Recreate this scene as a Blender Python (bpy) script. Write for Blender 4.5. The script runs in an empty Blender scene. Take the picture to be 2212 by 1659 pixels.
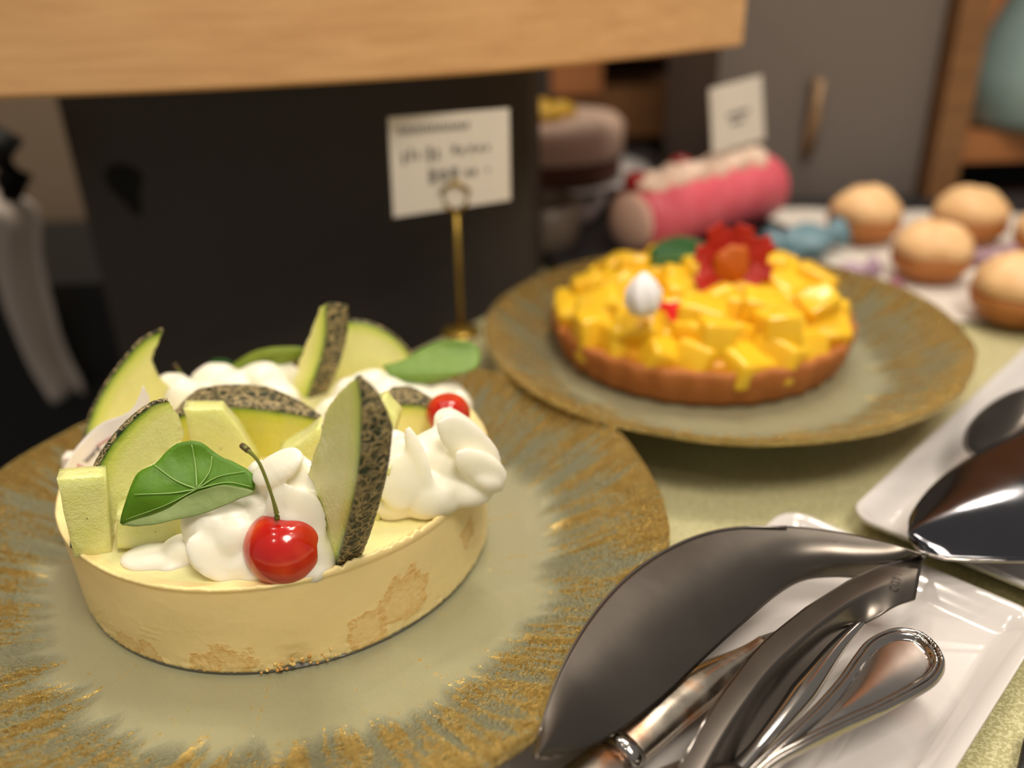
import bpy, math, random
from mathutils import Vector as V, Matrix, noise
random.seed(7)
sc = bpy.context.scene
COL = sc.collection
# ------------------------------------------------------------------ camera
CH = .212                                   # lens height above the table (m)
PIT, ROLL, FPX = .4631, -.0308, 1881.3
F = V((0, math.cos(PIT), -math.sin(PIT))); U0 = V((0, math.sin(PIT), math.cos(PIT))); R0 = V((1, 0, 0))
RX = R0*math.cos(ROLL) + U0*math.sin(ROLL); UX = U0*math.cos(ROLL) - R0*math.sin(ROLL)
O = V((0, 0, CH))
cam = bpy.data.cameras.new('camera'); co = bpy.data.objects.new('camera', cam); COL.objects.link(co)
m = Matrix((RX, UX, -F)).transposed().to_4x4(); m.translation = O; co.matrix_world = m
cam.sensor_width = 36; cam.lens = 36*FPX/2212; cam.clip_start = .01; cam.clip_end = 30
cam.dof.use_dof = True; cam.dof.focus_distance = .262; cam.dof.aperture_fstop = 4.3
sc.camera = co
# ------------------------------------------------------------------ world, lights, exposure
w = bpy.data.worlds.new('room light'); sc.world = w; w.use_nodes = True
bg = w.node_tree.nodes['Background']; bg.inputs[0].default_value = (.24, .22, .20, 1); bg.inputs[1].default_value = 1.0
def area(name, loc, aim, size, power, col):
    l = bpy.data.lights.new(name, 'AREA'); l.shape = 'DISK'; l.size = size; l.energy = power; l.color = col
    o = bpy.data.objects.new(name, l); COL.objects.link(o); o.location = loc
    o.rotation_euler = (V(aim)-V(loc)).to_track_quat('-Z', 'Y').to_euler(); return o
WARM = (1, .89, .75)
area('ceiling_lamp', (.35, -.35, 1.5), (0, .35, 0), .55, 15, WARM)
area('ceiling_lamp', (.35, .75, 1.5), (.1, .4, 0), .35, 7.5, WARM)
for p, e in (((1.35, 2.02, 1.5), 18), ((-.55, .05, 1.5), 6.0), ((.06, .98, 1.5), 9), ((-.6, .8, 1.6), 5), ((.5, .15, 1.6), 3), ((.32, -.55, 1.2), 2.2), ((-.5, -.45, 1.2), 4.5), ((-.3, 1.25, 2.0), 6), ((.25, 1.5, 2.2), 8)):  # first follows the tray's highlight; the others are added for glints and fill
    l = bpy.data.lights.new('glint_fill_light', 'POINT'); l.energy = e; l.color = WARM; l.shadow_soft_size = .025
    o = bpy.data.objects.new('glint_fill_light', l); COL.objects.link(o); o.location = p
vs = sc.view_settings
vs.view_transform = 'Standard'; vs.look = 'None'; vs.exposure = 0.2; vs.gamma = 1; vs.use_curve_mapping = False
# ------------------------------------------------------------------ helpers
def ray(px, py): return F + RX*((px-1106)/FPX) - UX*((py-829.5)/FPX)
def P(px, py, z=0.): d = ray(px, py); return O + d*((z-CH)/d.z)
def PY(px, py, y): d = ray(px, py); return O + d*(y/d.y)
def PP(px, py, q, n): d = ray(px, py); return O + d*((q-O).dot(n)/d.dot(n))
def lerp(a, b, t): return a+(b-a)*t
def ss(a, b, x): t = max(0, min(1, (x-a)/(b-a))); return t*t*(3-2*t)
def spl(pts, n):                            # even samples on a Catmull-Rom curve
    p = [V(q) for q in pts]; p = [p[0]*2-p[1]] + p + [p[-1]*2-p[-2]]; out = []
    for i in range(1, len(p)-2):
        for k in range(12):
            t = k/12; a, b, c, d = p[i-1:i+3]
            out.append(.5*((2*b)+(c-a)*t+(2*a-5*b+4*c-d)*t*t+(3*b-a-3*c+d)*t**3))
    out.append(p[-2]); L = [0]
    for i in range(1, len(out)): L.append(L[-1]+(out[i]-out[i-1]).length)
    r = []; j = 0
    for k in range(n):
        s = L[-1]*k/(n-1)
        while j < len(L)-2 and L[j+1] < s: j += 1
        r.append(out[j].lerp(out[j+1], (s-L[j])/max(1e-9, L[j+1]-L[j])))
    return r
def tag(o, label, cat, group=None, kind=None):
    if label: o['label'] = label
    if cat: o['category'] = cat
    if group: o['group'] = group
    if kind: o['kind'] = kind
    return o
def thing(name, label, cat, loc, group=None):
    o = bpy.data.objects.new(name, None); COL.objects.link(o); o.location = loc; o.empty_display_size = .01
    o['wo'] = list(loc); return tag(o, label, cat, group)
def build(name, vf, mat, parent=None, org=None, smooth=True, attr=None, bevel=0, sub=0, solid=0):
    vs_, fs = vf
    if parent is not None: w0 = V(parent['wo'])
    elif org is not None: w0 = V(org)
    else:
        w0 = V((sum(v[0] for v in vs_)/len(vs_), sum(v[1] for v in vs_)/len(vs_), min(v[2] for v in vs_)))
    me = bpy.data.meshes.new(name); me.from_pydata([V(v)-w0 for v in vs_], [], fs); me.update()
    if smooth: me.polygons.foreach_set('use_smooth', [True]*len(me.polygons))
    if attr:
        for k, vals in attr.items():
            a = me.attributes.new(k, 'FLOAT', 'POINT'); a.data.foreach_set('value', vals)
    me.materials.append(mat)
    o = bpy.data.objects.new(name, me); COL.objects.link(o); o['wo'] = list(w0)
    if parent is not None: o.parent = parent
    else: o.location = w0
    if solid: md = o.modifiers.new('s', 'SOLIDIFY'); md.thickness = solid; md.offset = 0
    if bevel: md = o.modifiers.new('b', 'BEVEL'); md.width = bevel; md.segments = 3; md.limit_method = 'ANGLE'
    if sub: md = o.modifiers.new('u', 'SUBSURF'); md.levels = sub; md.render_levels = sub
    return o
def join(*ms):
    v = []; f = []
    for a, b in ms: k = len(v); v += list(a); f += [tuple(i+k for i in q) for q in b]
    return v, f
def grid(fn, ns, nu, ws=False, wu=False):
    v = [fn(i/(ns if ws else ns-1), j/(nu if wu else nu-1)) for i in range(ns) for j in range(nu)]; f = []
    for i in range(ns if ws else ns-1):
        for j in range(nu if wu else nu-1):
            a = i*nu+j; b = i*nu+(j+1) % nu; c = ((i+1) % ns)*nu+(j+1) % nu; d = ((i+1) % ns)*nu+j
            f.append((a, b, c, d))
    return v, f
def tube(pts, rads, n=12, flat=1., up=V((0, 0, 1)), cap=True):
    pts = [V(p) for p in pts]; v = []; f = []; N = len(pts)
    if not isinstance(rads, (list, tuple)): rads = [rads]*N
    for i, p in enumerate(pts):
        t = (pts[min(i+1, N-1)]-pts[max(i-1, 0)]).normalized(); a = t.cross(up)
        if a.length < 1e-4: a = t.cross(V((1, 0, 0)))
        a.normalize(); b = a.cross(t)
        for k in range(n):
            q = 2*math.pi*k/n; v.append(p+a*math.cos(q)*rads[i]+b*math.sin(q)*rads[i]*flat)
    for i in range(N-1):
        for k in range(n): f.append((i*n+k, i*n+(k+1) % n, (i+1)*n+(k+1) % n, (i+1)*n+k))
    if cap: f.append(tuple(range(n))[::-1]); f.append(tuple((N-1)*n+k for k in range(n)))
    return v, f
def lathe(prof, c, n=96, fn=None):          # prof: (r,z) from axis to axis
    c = V(c); v = []; f = []
    for r, z in prof:
        for k in range(n):
            a = 2*math.pi*k/n; rr, zz = (r, z) if fn is None else fn(r, z, a)
            v.append(c+V((rr*math.cos(a), rr*math.sin(a), zz)))
    for i in range(len(prof)-1):
        for k in range(n): f.append((i*n+k, i*n+(k+1) % n, (i+1)*n+(k+1) % n, (i+1)*n+k))
    return v, f
def box(c, d, rz=0):
    c = V(c); x, y, z = [q/2 for q in d]; M = Matrix.Rotation(rz, 3, 'Z')
    v = [c+M@V((i*x, j*y, k*z)) for i in (-1, 1) for j in (-1, 1) for k in (-1, 1)]
    return v, [(0, 1, 3, 2), (4, 6, 7, 5), (0, 4, 5, 1), (2, 3, 7, 6), (0, 2, 6, 4), (1, 5, 7, 3)]
def ell(c, r, eul=(0, 0, 0), n=16, pert=0, sd=0):
    from mathutils import Euler
    M = Euler(eul).to_matrix(); c = V(c); v = []; f = []
    for i in range(n+1):
        th = math.pi*i/n
        for k in range(2*n):
            a = math.pi*k/n; d = V((math.sin(th)*math.cos(a), math.sin(th)*math.sin(a), math.cos(th)))
            s = 1+pert*noise.noise(d*1.6+V((sd, 0, 0))); v.append(c+M@V((d.x*r[0]*s, d.y*r[1]*s, d.z*r[2]*s)))
    m2 = 2*n
    for i in range(n):
        for k in range(m2): f.append((i*m2+k, (i+1)*m2+k, (i+1)*m2+(k+1) % m2, i*m2+(k+1) % m2))
    return v, f
def prism(poly, e):                         # polygon extruded along e
    n = len(poly); v = [V(p) for p in poly]+[V(p)+V(e) for p in poly]
    return v, [tuple(range(n)), tuple(range(2*n-1, n-1, -1))]+[(i, i+n, (i+1) % n+n, (i+1) % n) for i in range(n)]
def inset_prism(poly, e, nz=.0003, k=5):    # prism with its faces cut finer and roughened
    P_ = [V(p) for p in poly]; v = []; f = []; M = len(P_)*k; e = V(e); rings = 5; c = sum(P_, V())/len(P_)
    loop = [P_[i].lerp(P_[(i+1) % len(P_)], j/k) for i in range(len(P_)) for j in range(k)]
    for s, t in [(0.02, 0), (.35, 0), (.7, 0), (.97, 0), (1, .06), (1, .35), (1, .65), (1, .94), (.97, 1), (.6, 1), (.02, 1)]:
        for q in loop:
            p = c.lerp(q, s)+e*t; v.append(p+noise.noise_vector(p*260)*nz)
    for i in range(10):
        for j in range(M): f.append((i*M+j, i*M+(j+1) % M, (i+1)*M+(j+1) % M, (i+1)*M+j))
    return v, f
# ------------------------------------------------------------------ materials
def srgb(r, g, b):
    f = lambda c: (c/255/12.92 if c <= 10 else ((c/255+.055)/1.055)**2.4)
    return (f(r), f(g), f(b), 1)
class M:
    def __init__(s, name, col, rough=.5, metal=0, **k):
        s.m = bpy.data.materials.new(name); s.m.use_nodes = True; s.t = s.m.node_tree; s.b = s.t.nodes['Principled BSDF']
        s.set('Base Color', col); s.set('Roughness', rough); s.set('Metallic', metal)
        for a, v in k.items(): s.set(a.replace('_', ' '), v)
        s.co = s.n('ShaderNodeTexCoord').outputs['Object']
    def set(s, k, v):
        if isinstance(v, bpy.types.NodeSocket): s.t.links.new(v, s.b.inputs[k])
        else: s.b.inputs[k].default_value = v
    def n(s, t, ins=None, **p):
        nd = s.t.nodes.new(t)
        for k, v in p.items(): setattr(nd, k, v)
        for k, v in (ins or {}).items():
            if isinstance(v, bpy.types.NodeSocket): s.t.links.new(v, nd.inputs[k])
            else: nd.inputs[k].default_value = v
        return nd
    def scl(s, sx, sy, sz, rot=(0, 0, 0)):
        return s.n('ShaderNodeMapping', {'Vector': s.co, 'Scale': (sx, sy, sz), 'Rotation': rot}).outputs[0]
    def noise(s, scale, detail=3, rough=.5, vec=None, dist=0):
        return s.n('ShaderNodeTexNoise', {'Vector': vec or s.co, 'Scale': scale, 'Detail': detail, 'Roughness': rough, 'Distortion': dist}).outputs['Fac']
    def vor(s, scale, feat='F1', vec=None, out='Distance'):
        return s.n('ShaderNodeTexVoronoi', {'Vector': vec or s.co, 'Scale': scale}, feature=feat).outputs[out]
    def ramp(s, fac, stops, interp='LINEAR'):
        r = s.n('ShaderNodeValToRGB', {'Fac': fac}); e = r.color_ramp.elements; r.color_ramp.interpolation = interp
        while len(e) < len(stops): e.new(.5)
        for q, (p, c) in zip(e, stops): q.position = p; q.color = c if hasattr(c, '__len__') else (c, c, c, 1)
        return r.outputs[0]
    def mix(s, f, a, b): return s.n('ShaderNodeMix', {0: f, 6: a, 7: b}, data_type='RGBA').outputs[2]
    def math(s, op, a, b=0.): return s.n('ShaderNodeMath', {0: a, 1: b}, operation=op).outputs[0]
    def bump(s, h, strength=.3, dist=.001, key=True):
        o = s.n('ShaderNodeBump', {'Height': h, 'Strength': strength, 'Distance': dist}).outputs[0]
        if key: s.set('Normal', o)
        return o
    def attr(s, k): return s.n('ShaderNodeAttribute', attribute_name=k).outputs['Fac']

# table cloth: pale gold lame with a fine sparkle
x = M('gold lame cloth', srgb(172, 162, 108), .45, .12)
x.set('Base Color', x.mix(x.ramp(x.noise(900, 2), [(.45, 0.), (.62, 1.)]), srgb(190, 184, 134), srgb(226, 220, 174)))
x.bump(x.noise(1100, 3, .7), .9, .0009); m_cloth = x.m
# plates
def plate_mat(nm):
    x = M(nm, srgb(150, 148, 118), .3)
    g = x.attr('gold'); n1 = x.noise(520, 4, .75); rad = x.attr('streak')
    k = x.math('ADD', g, x.math('MULTIPLY', x.math('SUBTRACT', n1, .5), 2.0))
    k = x.math('ADD', k, x.math('MULTIPLY', x.math('SUBTRACT', rad, .5), .9))
    msk = x.ramp(k, [(.40, 0.), (.66, 1.)])
    colg = x.mix(x.noise(260, 3), srgb(190, 150, 62), srgb(246, 224, 150))
    x.set('Base Color', x.mix(msk, srgb(166, 166, 134), colg)); x.set('Metallic', x.math('MULTIPLY', msk, .85))
    x.set('Roughness', x.ramp(msk, [(0, .22), (1, .2)]))
    x.set('Transmission Weight', x.math('MULTIPLY', x.math('SUBTRACT', 1., msk), .3)); x.set('IOR', 1.35)
    h = x.math('ADD', x.math('MULTIPLY', n1, x.ramp(g, [(.1, .12), (.4, 1.)])), x.math('MULTIPLY', x.noise(1300, 3, .6), x.ramp(g, [(.15, 0.), (.5, .5)])))
    h = x.math('ADD', h, x.math('MULTIPLY', x.vor(750), x.ramp(g, [(.2, 0.), (.5, .55)])))
    x.bump(h, 1.0, .0030)
    return x.m
m_plate = plate_mat('gold edged frosted glass')
# cheesecake
x = M('cream cheese filling', srgb(240, 216, 150), .5, Subsurface_Weight=.25, Subsurface_Radius=(1, .7, .4), Subsurface_Scale=.003)
sep = x.n('ShaderNodeSeparateXYZ', {'Vector': x.co})
low = x.ramp(x.math('DIVIDE', sep.outputs[2], .034), [(.0, 1.), (.42, .35), (.62, 0.)])
dn = x.n('ShaderNodeVectorMath', {0: x.co, 1: x.n('ShaderNodeVectorMath', {0: x.n('ShaderNodeTexNoise', {'Vector': x.co, 'Scale': 110., 'Detail': 4, 'Roughness': .65}).outputs['Color'], 3: .018}, operation='SCALE').outputs[0]}, operation='ADD').outputs[0]
pt = None
for an_, z_, r_ in ((-.86, .013, .0105), (-1.05, .007, .008), (-.42, .019, .005), (-2.12, .004, .006), (-1.98, .003, .005), (-1.62, .004, .0075), (-1.72, .003, .006), (-2.75, .003, .006)):
    q_ = x.n('ShaderNodeVectorMath', {0: dn, 1: (.0765*math.cos(an_)+.009, .0765*math.sin(an_)+.009, z_+.009)}, operation='DISTANCE').outputs['Value']
    e_ = x.ramp(x.math('DIVIDE', q_, r_*2), [(.25, .45), (.44, 1.), (.52, 0.)]); pt = e_ if pt is None else x.math('MAXIMUM', pt, e_)
pt = x.math('MULTIPLY', pt, x.ramp(x.noise(600, 3), [(.3, .35), (.65, 1.)]))
c = x.mix(pt, srgb(246, 224, 162), srgb(224, 180, 104))
x.set('Base Color', c)
x.set('Roughness', x.ramp(pt, [(0, .42), (1, .8)]))
x.bump(x.math('ADD', x.math('MULTIPLY', x.noise(160, 4), .5), x.math('MULTIPLY', x.math('MULTIPLY', x.noise(900, 3), pt), .8)), .35, .0012); m_cake = x.m
x = M('sponge crumb', srgb(240, 212, 140), .85, Subsurface_Weight=.1, Subsurface_Scale=.002)
x.set('Base Color', x.mix(x.ramp(x.noise(500, 4), [(.4, 0.), (.6, 1.)]), srgb(236, 208, 132), srgb(204, 152, 78))); x.bump(x.noise(900, 4), .8, .001); m_crumb = x.m
m_board = M('silver card', srgb(120, 118, 112), .35, .8).m
x = M('clear glaze', srgb(252, 230, 168), .14, Subsurface_Weight=.3, Subsurface_Scale=.003, Coat_Weight=.5); x.bump(x.noise(120, 3), .3, .001); m_glaze = x.m
# melon flesh
def flesh(nm, a, b, c):
    x = M(nm, srgb(200, 205, 120), .14, Subsurface_Weight=.4, Subsurface_Radius=(.8, 1, .4), Subsurface_Scale=.003, Coat_Weight=.3, Coat_Roughness=.08)
    d = x.math('MULTIPLY', x.math('ADD', x.attr('rd'), x.math('MULTIPLY', x.math('SUBTRACT', x.noise(200, 2), .5), .0008)), 130.)
    col = x.ramp(d, [(0., srgb(24, 50, 12)), (.05, srgb(60, 100, 24)), (.15, a), (.38, b), (.9, c)])
    x.set('Base Color', x.mix(x.ramp(x.noise(140, 3, vec=x.scl(1, 1, .35)), [(.4, 0.), (.7, .35)]), col, srgb(214, 216, 150)))
    x.bump(x.math('ADD', x.noise(500, 3, .6), x.math('MULTIPLY', x.noise(1600, 2), .6)), .42, .0011); return x.m
m_flesh = flesh('melon flesh', srgb(156, 184, 62), srgb(222, 232, 118), srgb(240, 240, 166))
m_flesh2 = flesh('deep melon flesh', srgb(150, 172, 44), srgb(208, 214, 70), srgb(224, 218, 96))
x = M('peeled melon flesh', srgb(206, 208, 128), .12, Subsurface_Weight=.5, Subsurface_Radius=(.8, 1, .4), Subsurface_Scale=.004, Coat_Weight=.4)
x.set('Base Color', x.mix(x.noise(120, 2), srgb(218, 224, 124), srgb(238, 236, 178)))
x.bump(x.math('ADD', x.noise(420, 3, .6), x.math('MULTIPLY', x.noise(1400, 2), .7)), .48, .0012); m_chunk = x.m
# rind
x = M('netted melon rind', srgb(30, 44, 26), .45)
v0 = x.n('ShaderNodeVectorMath', {0: x.co, 1: x.n('ShaderNodeVectorMath', {0: x.n('ShaderNodeTexNoise', {'Vector': x.co, 'Scale': 300., 'Detail': 2}).outputs['Color'], 3: .004}, operation='SCALE').outputs[0]}, operation='ADD').outputs[0]
e1 = x.vor(290, 'DISTANCE_TO_EDGE', v0); e2 = x.vor(700, 'DISTANCE_TO_EDGE', v0)
l1 = x.ramp(e1, [(.05, 1.), (.12, 0.)]); l2 = x.ramp(e2, [(.1, .75), (.22, 0.)])
fine = x.math('MULTIPLY', l2, x.ramp(x.noise(260, 2), [(.4, 0.), (.6, 1.)]))
net = x.math('MAXIMUM', l1, fine)
base = x.ramp(x.noise(700, 3, .6), [(.35, srgb(12, 20, 14)), (.55, srgb(34, 50, 34)), (.7, srgb(66, 82, 54))])
x.set('Base Color', x.mix(net, base, x.mix(x.noise(300, 2), srgb(146, 128, 88), srgb(190, 172, 126))))
x.bump(net, .9, .0012); m_rind = x.m
# cream, leaves, cherry
x = M('whipped cream', srgb(250, 244, 226), .36, Subsurface_Weight=.6, Subsurface_Radius=(1, .9, .7), Subsurface_Scale=.004)
x.bump(x.noise(140, 3), .25, .0014); m_cream = x.m
def leafm(nm, a, b):
    x = M(nm, a, .5, Specular_IOR_Level=.35)
    x.set('Base Color', x.mix(x.noise(90, 3), a, b)); x.bump(x.noise(500, 3), .3, .0006); return x.m
m_leaf = leafm('fresh green leaf', srgb(66, 112, 12), srgb(98, 142, 28)); m_under = leafm('pale leaf underside', srgb(112, 132, 74), srgb(138, 154, 98))
m_leaf2 = leafm('soft green leaf', srgb(98, 134, 52), srgb(130, 158, 78)); m_dleaf = leafm('deep green leaf', srgb(24, 74, 22), srgb(38, 96, 30)); m_olive = leafm('olive green leaf', srgb(96, 118, 30), srgb(134, 148, 52))
m_vein = M('leaf vein', srgb(140, 176, 96), .45).m
x = M('cherry skin', srgb(196, 28, 14), .16, Subsurface_Weight=.25, Subsurface_Radius=(1, .2, .1), Subsurface_Scale=.004, Coat_Weight=.5, Coat_Roughness=.05)
x.set('Base Color', x.mix(x.ramp(x.noise(70, 2), [(.4, 0.), (.65, 1.)]), srgb(186, 24, 14), srgb(214, 70, 26))); x.bump(x.noise(500, 2), .08, .0004); m_cherry = x.m
m_stem = M('cherry stem', srgb(112, 118, 44), .5).m
m_stemtip = M('dry stem end', srgb(86, 66, 40), .7).m
# metals, porcelain
def steel(nm, c, r, bs=.12, sx=(60, 60, 60)):
    x = M(nm, c, r, 1.); x.set('Roughness', x.math('ADD', x.math('MULTIPLY', x.noise(40, 4), .16), r-.08)); x.bump(x.noise(1., 3, vec=x.scl(*sx)), bs, .0004); return x.m
m_steel = steel('brushed steel', srgb(104, 98, 92), .3); m_pol = steel('polished steel', srgb(168, 163, 158), .13, .05)
m_mirror = steel('mirror steel', srgb(96, 97, 102), .1, .03)
x = M('tarnished silver', srgb(190, 180, 165), .3, 1.)
x.set('Base Color', x.mix(x.ramp(x.noise(70, 4, .6), [(.5, 0.), (.68, 1.)]), srgb(190, 180, 165), srgb(186, 132, 92))); x.set('Roughness', x.ramp(x.noise(100, 3), [(.3, .2), (.7, .42)])); m_tarn = x.m
m_porc = M('white porcelain', srgb(212, 207, 204), .12, Coat_Weight=.4).m
m_engr = M('engraving', srgb(70, 64, 58), .6, .3).m
# wood, walls
def wood(nm, a, b, sc_=(3, 90, 90)):
    x = M(nm, a, .45); n_ = x.noise(1., 5, .6, vec=x.scl(*sc_), dist=.4)
    x.set('Base Color', x.mix(x.ramp(n_, [(.35, 0.), (.65, 1.)]), a, b)); x.bump(n_, .15, .001); return x.m
m_wood = wood('pale varnished wood', srgb(206, 158, 108), srgb(222, 176, 124), (12, 60, 160)); m_dwood = wood('dim brown wood', srgb(122, 84, 50), srgb(140, 98, 60))
m_owood = wood('orange wood', srgb(170, 108, 64), srgb(184, 120, 72))
x = M('black matt panel', srgb(52, 47, 42), .55); x.set('Base Color', x.mix(x.noise(5, 3), srgb(62, 54, 47), srgb(78, 70, 62))); m_panel = x.m
m_hole = M('black hole', srgb(14, 13, 12), .8).m
m_grey = M('grey paint', srgb(112, 103, 97), .5).m; m_dgrey = M('dark grey paint', srgb(60, 56, 53), .6).m
m_wall = M('taupe wall', srgb(130, 112, 92), .7).m; m_black = M('black surface', srgb(14, 14, 13), .6).m
m_slate = M('dark slate', srgb(34, 33, 36), .5).m; m_cloth2 = M('pale grey cloth', srgb(214, 202, 190), .8).m
m_paper = M('white paper', srgb(228, 220, 208), .7).m; m_ink = M('grey ink', srgb(120, 116, 112), .8).m; m_brass = M('brass', srgb(170, 140, 60), .35, .7).m
m_beige = M('beige highlight', srgb(150, 120, 88), .4, .2).m

# ------------------------------------------------------------------ setting
fl = build('floor', box((.5, 2., -.83), (6, 6, .06)), M('dark floor', srgb(38, 34, 30), .6).m, smooth=False); fl['kind'] = 'structure'
bw = build('wall_back', box((.5, 3.2, 1.0), (6, .06, 3.6)), m_dgrey, smooth=False); bw['kind'] = 'structure'
lw = build('wall_left', box((-1.5, 1.6, 1.0), (.06, 3.2, 3.6), 0), m_wall, smooth=False); lw['kind'] = 'structure'
# dining table with the lame cloth
tb = [(-.6, -.17), (-.055, .475), (.018, .565), (.02, .715), (1.1, .715), (1.1, -.3)]
T = thing('buffet_table', 'table under a pale gold sparkling cloth, holding both glass cake plates', 'table', (.3, .3, -.78))
build('table_top', prism([(a, b, -.03) for a, b in tb], (0, 0, .0298)), m_cloth, T, smooth=False)
for a, b in ((-.2, .05), (.95, -.2), (.95, .66), (.12, .66)): build('leg', box((a, b, -.4), (.05, .05, .74)), m_dgrey, T, smooth=False)

o = build('back_counter', prism([(a, b, -.8) for a, b in [(.02, .718), (.02, 1.04), (.17, 1.04), (.17, .79), (1.0, .79), (1.0, .718)]], (0, 0, .799)), m_slate, smooth=False); tag(o, 'dark grey counter behind the buffet table, under the cake stand', 'counter')
# shelf board over the back of the table: its face bows towards the guests
fr = spl([(-.60, .455, 0), (-.43, .445, 0), P(0, 215, .153), P(580, 190, .153), P(1150, 150, .153), P(1603, 99, .153)], 60)
fr = [V((p.x, p.y, 0)) for p in fr]
bk = [p+V((-.04, .17, 0)) for p in fr]; bk[-1] = fr[-1]+V((-.08, .14, 0))
T = thing('wooden_counter', 'pale wooden raised counter board running across the top above the melon cake', 'counter', (-.2, .6, .153))
vf = ([fr[i].lerp(bk[i], k)+V((0, 0, .153+z)) for i in range(60) for k, z in ((0, .002), (0, .133), (.01, .135), (1, .135), (1, 0), (.008, 0))], [])
for i in range(59):
    for j in range(6): a = i*6+j; b = i*6+(j+1) % 6; vf[1].append((a, a+6, b+6, b))
vf[1].append((0, 1, 2, 3, 4, 5)); vf[1].append(tuple(59*6+k for k in (5, 4, 3, 2, 1, 0)))
build('board', vf, m_wood, T, smooth=False)
# panel under it
def vpanel(name, a, b, z0, z1, th, mat, parent=None):
    a = V(a); b = V(b); d = (b-a).normalized(); n = V((-d.y, d.x))*th
    poly = [(a.x, a.y, z0), (b.x, b.y, z0), (b.x+n.x, b.y+n.y, z0), (a.x+n.x, a.y+n.y, z0)]
    return build(name, prism(poly, (0, 0, z1-z0)), mat, parent, smooth=False)
pl = PY(178, 437, .66); pr = PY(1143, 330, .565)
vpanel('support_panel', (pl.x, pl.y), (pr.x+.001, pr.y+.006), -.78, .152, .03, m_panel, T)
dirp = (V((pr.x, pr.y+.006, 0))-V((pl.x, pl.y, 0))).normalized(); pn = V((dirp.y, -dirp.x, 0))
hc = PP(268, 398, pl, pn); ring = []
for k, (dx, dz) in enumerate([(-.016, .006), (-.010, .014), (.004, .016), (.015, .012), (.018, .004), (.012, -.006), (.010, -.022), (.004, -.024), (-.006, -.012), (-.014, -.004)]):
    ring.append(hc+dirp*dx+V((0, 0, dz))+pn*.0005)
build('cable_hole', prism(ring, pn*-.004), m_hole, T, smooth=False)

# things left of the panel
tb2 = vpanel('pillar', (-.80, 1.02), (-.34, 1.0), -.8, .6, .2, m_wall); tag(tb2, 'taupe pillar seen left of the black panel under the counter', 'pillar')
o = build('dark_bench', box((-.48, .80, -.40), (.5, .2, .74)), m_black, smooth=False); tag(o, 'low black bench at the left edge behind the cake plate', 'bench')
cl = spl([(-60, 430, 0), (20, 470, 0), (30, 560, 0), (55, 660, 0), (100, 770, 0), (150, 850, 0)], 24)
wd = [70, 45, 42, 44, 46, 44, 42, 40, 30]
def clothf(s, u):
    c = cl[min(23, int(round(s*23)))]; ww = 64-20*ss(.5, 1, s)-10*(1-s); p = PY(c.x+(u-.5)*2*ww, c.y+(u-.5)*-28, .66+.03*s)
    return p+V((0, .012*math.sin(u*9+s*2), 0))
o = build('grey_cloth', grid(clothf, 24, 14), m_cloth2, solid=.004); tag(o, 'pale grey cloth hanging down at the left edge beside the black panel', 'cloth')
o = build('black_hook', tube([PY(-40, 300, .62), PY(10, 330, .62), PY(30, 380, .62), PY(25, 430, .62)], [.014, .016, .012, .006], 12), m_black); tag(o, 'black curved hook above the grey cloth at the left edge', 'hook')

# background right: display shelves
T = thing('grey_cabinet', 'tall grey cabinet standing behind the cream puffs', 'cabinet', (.3, .9, 0))
a = PY(1548, 210, .80); b = PY(1995, 300, .80)
vpanel('body', (a.x, .80), (b.x, .80), -.8, .9, .25, m_grey, T)
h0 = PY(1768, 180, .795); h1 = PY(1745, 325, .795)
build('highlight_streak', tube([h0+V((0, .012, 0)), h0, h0.lerp(h1, .5)+V((0, -.004, 0)), h1, h1+V((0, .012, 0))], .006, 10), m_beige, T)['label'] = 'beige vertical highlight streak'  # pale reflection streak on the cabinet, built as a raised beige bar
T = thing('display_shelf', 'brown wooden display shelf right of the grey cabinet', 'shelf', (.55, .9, 0))
a0 = PY(2002, 300, .80); a1 = PY(2062, 300, .80)
build('post', box(((a0.x+a1.x)/2, .84, .05), (a1.x-a0.x, .12, 1.7)), m_dwood, T, smooth=False)
zA = PY(2130, 285, .82).z; zB = PY(2130, 350, .82).z
build('shelf_board', box((a1.x+.13, .92, (zA+zB)/2), (.26, .2, zA-zB)), m_owood, T, smooth=False)
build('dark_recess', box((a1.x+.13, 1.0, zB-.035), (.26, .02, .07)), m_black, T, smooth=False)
build('back_panel', box((a1.x+.13, 1.03, .3), (.26, .02, 1.4)), m_owood, T, smooth=False)
g = PY(2185, 240, .86)
T = thing('glass_vase', 'pale blue glass jar on the wooden shelf at the top right edge', 'jar', (g.x+.03, .86, zA))
build('body', lathe([(.0, .0), (.062, 0), (.072, .01), (.066, .05), (.05, .09), (.038, .12), (.034, .15), (.030, .15), (.034, .12), (.046, .09), (.060, .05), (.064, .015), (0, .01)], (g.x+.02, .86, zA), 40), M('pale blue glass', srgb(160, 186, 184), .25, Transmission_Weight=.3).m, T)
build('neck_ring', lathe([(.034, .146), (.040, .148), (.040, .154), (.034, .156), (.034, .146)], (g.x+.02, .86, zA), 40), M('pale blue rim', srgb(170, 196, 194), .2).m, T)
T = thing('wooden_rack', 'brown wooden rack seen through the gap under the counter board', 'rack', (.13, 1.1, 0))
q = lambda x_, y_, yy=1.1: PY(x_, y_, yy)
def rail(name, x0, y0, x1, y1, yy, th, mat):
    A = q(x0, y0, yy); B = q(x1, y1, yy); build(name, box(((A.x+B.x)/2, yy+th/2, (A.z+B.z)/2), (abs(B.x-A.x), th, abs(A.z-B.z))), mat, T, smooth=False)
rail('post', 1488, -60, 1562, 350, 1.06, .05, m_dwood)
rail('shelf_board', 1225, 195, 1488, 292, 1.10, .12, m_dwood)
rail('top_board', 1180, -60, 1488, 118, 1.10, .12, m_owood)
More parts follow.
